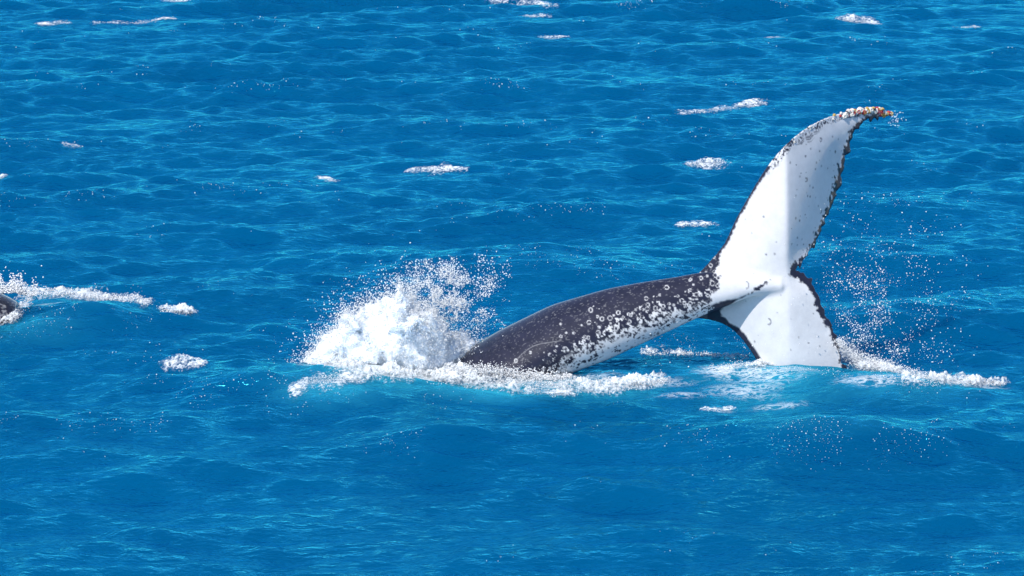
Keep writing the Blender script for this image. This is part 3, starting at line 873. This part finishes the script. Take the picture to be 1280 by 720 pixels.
# --- big splash where the whale goes under
so_ = np.array([-1.7, 45.0, 0.0])
splash = thing('water_splash', 'big white burst of spray where the diving whale enters the water', 'splash', so_)
h = .016
bx0, bx1 = (372 - 640) * S, (650 - 640) * S
X = np.arange(bx0, bx1, h); Yg = np.arange(44.2, 46.0, h); Z = np.arange(-.15, 1.25, h)
uX, _ = plan_uv(X, np.zeros_like(X) + .3)
prof_v = np.interp(uX, [372, 385, 400, 420, 445, 468, 488, 500, 512, 532, 560, 590, 620, 650], [460, 446, 424, 400, 380, 378, 362, 354, 374, 392, 414, 434, 447, 460])
_, _, prof_z = world_at(uX, prof_v, Y0)
dep = np.interp(uX, [372, 400, 450, 520, 580, 650], [.10, .32, .46, .44, .28, .14])
xx, yy_, zz = np.meshgrid(X.astype(np.float32), Yg.astype(np.float32), Z.astype(np.float32), indexing='ij')
pz = np.maximum(prof_z, .06)[:, None, None].astype(np.float32); dp = dep[:, None, None].astype(np.float32)
cyx = (44.95 + .45 * smooth01((uX - 525) / 60))[:, None, None].astype(np.float32)
rad = np.sqrt(((yy_ - cyx) / dp) ** 2 + (np.clip(zz, 0, None) / pz) ** 2)
nb = fbm(xx * 3.4, yy_ * 3.4, zz * 3.4, 2); nm = fbm(xx * 11 + 3, yy_ * 11, zz * 11, 3, .6); 
Fs = (rad - 0.90) * .35 - (nb - .5) * .26 - (nm - .5) * .22 - (fbm(xx * 34, yy_ * 34, zz * 34, 2) - .5) * .09
for A in (Fs,):
    A[0] = 1; A[-1] = 1; A[:, 0] = 1; A[:, -1] = 1; A[:, :, 0] = 1; A[:, :, -1] = 1
Vc, Qc = surface_nets(Fs.astype(np.float32), (X[0], Yg[0], Z[0]), h)
link('foam_mass', make_mesh('foam_mass', Vc - so_, Qc, M_MASS), splash, kind='stuff')
froth_sheet([[(384, 452, 7), (425, 462, 9), (475, 467, 10), (525, 470, 10), (575, 464, 10)]], .08, 301, so_, splash)
# froth and droplets thrown off the core
n = 14000
ii = fr.integers(0, len(Vc), n)
cn = Vc[ii] - np.array([0, 45.0, .2]); cn[:, 0] = (Vc[ii, 0] - (-1.55)) * .4
cn /= np.linalg.norm(cn, axis=1)[:, None]
P = Vc[ii] + cn * np.abs(fr.normal(0, .05, n))[:, None] + fr.normal(0, .012, (n, 3))
foam_obj('froth', P - so_, .002 + .008 * fr.random(n) ** 2, splash, M_DROP, 'oct', 3)
n = 16000
ii = fr.integers(0, len(Vc), n)
cn = Vc[ii] - np.array([-1.5, 45.0, .1]); cn /= np.linalg.norm(cn, axis=1)[:, None]
P1 = Vc[ii] + cn * fr.exponential(.10, n)[:, None] + np.array([0, 0, 1]) * fr.exponential(.03, n)[:, None]
R1 = .002 + .008 * fr.random(n) ** 2.2
# fan of drops above and to the right of the core
n = 20000
fu = fr.normal(0, 1, n); fv = fr.normal(0, 1, n)
uu = 556 + fu * 34; vv_ = 372 + fv * 27 - (uu - 556) * .12
cl = fbm(uu / 14, vv_ / 14, 0 * uu, 3)
ok = (fr.random(n) < np.clip(cl * 3.4 - 1.15, 0.03, 1)) & (vv_ > 316 + np.abs(uu - 590) * .12) & (vv_ < 448) & (uu < 640)
Yd = 45.15 + fr.normal(0, .28, n)
xd, yd, zd = world_at(uu, vv_, Yd)
P2 = np.stack([xd, yd, zd], 1)[ok]; R2 = (.002 + .0085 * fr.random(n) ** 2.4)[ok]
foam_obj('spray_drops', np.concatenate([P1, P2]) - so_, np.concatenate([R1, R2]), splash, M_DROP, 'oct', 4)

# --- froth running along the waterline of the body and in front of it
wl = np.array([.3, 44.6, 0])
wash = thing('foam_wash', 'band of white foam along the waterline of the spotted flank', 'foam', wl)
froth_sheet([WASH], .075, 302, wl, wash, thr=.40)
P, R = crest_foam(WASH, 3000, .003, .009, .06, 31)
# froth piled directly against the skin
a = along([(560, 462, 0, 44.3), (610, 463, 0, 44.3), (650, 468, 0, 44.4), (690, 474, 0, 44.5), (715, 473, 0, 44.6)], 3500, fr)
xw, yw, zw = world_at(a[:, 0], a[:, 1] + fr.normal(0, 4, 3500), a[:, 3] + fr.normal(0, .05, 3500))
zw = np.maximum(zw, sea_z(xw, yw)) + fr.normal(0, .01, 3500)
P = np.concatenate([P, np.stack([xw, yw, zw], 1)]); R = np.concatenate([R, .003 + .008 * fr.random(3500) ** 2])
foam_obj('froth', P - wl, R, wash, M_DROP, 'oct', 5)

# --- spray where the lower blade cuts the water
fo = np.array([3.9, 45.1, 0])
fs = thing('water_splash', 'low trail of foam and drops thrown aside by the lower fluke', 'splash', fo)
froth_sheet([TRAIL], .07, 303, fo, fs)
P, R = crest_foam(TRAIL, 3500, .003, .008, .06, 41)
n = 3400
a = along([(1048, 424, 4), (1054, 436, 9), (1066, 446, 13), (1090, 456, 12), (1120, 464, 9)], n, fr)
P3 = np.stack(world_at(a[:, 0] + fr.normal(0, 4, n), a[:, 1] + fr.normal(0, .5, n) * a[:, 2], 45.1 + fr.normal(0, .10, n)), 1)
P = np.concatenate([P, P3]); R = np.concatenate([R, .002 + .007 * fr.random(n) ** 2])
foam_obj('froth', P - fo, R, fs, M_DROP, 'oct', 6)
n = 9200
uu = np.concatenate([fr.normal(1085, 45, 4600), fr.normal(1095, 30, 2600), fr.uniform(800, 1010, 800), fr.normal(1110, 50, 1200)])
vv_ = np.concatenate([fr.normal(385, 48, 4600), fr.normal(430, 22, 2600), fr.normal(432, 14, 800), fr.uniform(240, 470, 1200)])
cl = fbm(uu / 22, vv_ / 22, 0 * uu + 5, 3)
ok = (fr.random(n) < np.clip(cl * 3 - 1.0, .02, 1)) & (vv_ < 476) & (vv_ > 235)
Yd = 45.2 + fr.normal(0, .35, n) + .35 * (uu > 1000)
xd, yd, zd = world_at(uu, vv_, Yd)
ok &= zd > sea_z(xd, yd)
foam_obj('spray_drops', np.stack([xd, yd, zd], 1)[ok] - fo, .0018 + .0075 * fr.random(ok.sum()) ** 2.6, fs, M_DROP, 'oct', 7)
# a few drops dripping from the tip
n = 60
xd, yd, zd = world_at(fr.normal(1120, 5, n), fr.normal(148, 5, n), 45.9 + fr.normal(0, .05, n))
foam_obj('tip_drops', np.stack([xd, yd, zd], 1) - fo, fr.uniform(.003, .007, n), fs, M_DROP, 'oct', 8)

# --- churned patches under the raised flukes
cu_ = np.array([2.6, 44.7, 0])
ch = thing('foam_patch', 'thin torn foam on the churned water under the raised flukes', 'foam', cu_)
froth_sheet([[(805, 441, 3), (830, 441, 4), (880, 444, 4), (935, 447, 3)], [(890, 462, 5), (920, 458, 6), (960, 455, 4), (1040, 452, 5)]], .035, 306, cu_, ch, thr=.60)
P, R = crest_foam([(805, 441, 3), (830, 441, 4), (880, 444, 4), (935, 447, 3)], 500, .003, .008, .05, 51)
Pb, Rb = crest_foam([(890, 462, 7), (920, 458, 7), (960, 455, 6), (1040, 452, 7)], 700, .003, .007, .03, 52)
Pc, Rc = crest_foam([(930, 470, 4), (980, 462, 4), (1035, 465, 5), (1060, 468, 4)], 300, .003, .006, .02, 53)
foam_obj('froth', np.concatenate([P, Pb, Pc]) - cu_, np.concatenate([R, Rb, Rc]), ch, M_DROP, 'oct', 9)

# --- second whale's wash
lo = np.array([-6.8, 47.6, 0])
lw = thing('water_splash', 'white water curling round the back of the second whale', 'splash', lo)
froth_sheet([CURL], .07, 304, lo, lw)
froth_sheet([CREST, CREST2], .06, 305, lo, lw)
P, R = crest_foam(CURL, 1500, .003, .009, .05, 61)
Pb, Rb = crest_foam(CREST, 1800, .003, .009, .06, 62)
Pc, Rc = crest_foam(CREST2, 500, .004, .010, .03, 63)
foam_obj('froth', np.concatenate([P, Pb, Pc]) - lo, np.concatenate([R, Rb, Rc]), lw, M_DROP, 'oct', 10)
n = 2600
uu = fr.normal(8, 20, n); vv_ = 366 - np.abs(fr.normal(0, 11, n)) + np.abs(uu - 8) * .1
cl = fbm(uu / 9, vv_ / 9, 0 * uu + 2, 3); ok = fr.random(n) < np.clip(cl * 3.6 - 1.2, .02, 1)
xd, yd, zd = world_at(uu, vv_, 47.8 + fr.normal(0, .2, n))
foam_obj('spray_drops', np.stack([xd, yd, zd], 1)[ok] - lo, fr.uniform(.004, .013, ok.sum()), lw, M_DROP, 'oct', 11)

# --- whitecaps
for i, (path, n, lab, lift) in enumerate(caps):
    P, R = crest_foam(path, max(30, n // 2), .0025, .007, lift * 1.5, 70 + i)
    far = P[:, 1].mean() / 45.0
    R = R * far ** .7
    o = P.mean(0); o[2] = 0
    t = thing('whitecap', lab, 'whitecap', o, 'whitecaps scattered over the sea')
    froth_sheet([[(a_, b_, c_ * .85) for a_, b_, c_ in path]], .013 + .25 * lift, 400 + i, o, t, thr=.55)
    foam_obj('froth', P - o, R, t, M_DROP, 'oct', 100 + i)
# --- white flecks standing in for sun glints, with spray, on steep crest faces
sx_ = np.gradient(DZ, axis=0) / np.maximum(SPX, 1e-3); sy_ = np.gradient(DZ, axis=1) / np.maximum(SPY, 1e-3)
score = np.clip((DZ - .02) / .2, 0, 1.3) * np.clip(sy_ / .3, 0, 1.4)
score *= np.clip(fbm(GX * 1.6, GY * .7, 0 * GX + 3, 3) * 4 - 1.9, 0, 1)
score[(GY > 100) | (GY < 31) | (np.abs(GX) > 13.3)] = 0
pf = (score * SPX * SPY * (45.0 / np.maximum(GY, 20)) ** 2).ravel(); pf /= pf.sum()
k = fr.choice(len(pf), 4600, replace=False, p=pf)
PF = SV[k] + fr.normal(0, .02, (len(k), 3)) * np.array([1, 1, 0]); PF[:, 2] += .004
o = PF.mean(0); o[2] = 0
fl = foam_obj('glint_flecks', PF - o, (.0018 + .0055 * fr.random(len(k)) ** 3) * (PF[:, 1] / 45), None, M_DROP, 'oct', 77)
fl.location = o; fl['label'] = 'tiny white flecks standing in for sun glints and spray on the crests of the waves'; fl['category'] = 'spray'
print('tris', sum(len(o.data.loops) - 2 * len(o.data.polygons) for o in bpy.data.objects if o.type == 'MESH'))
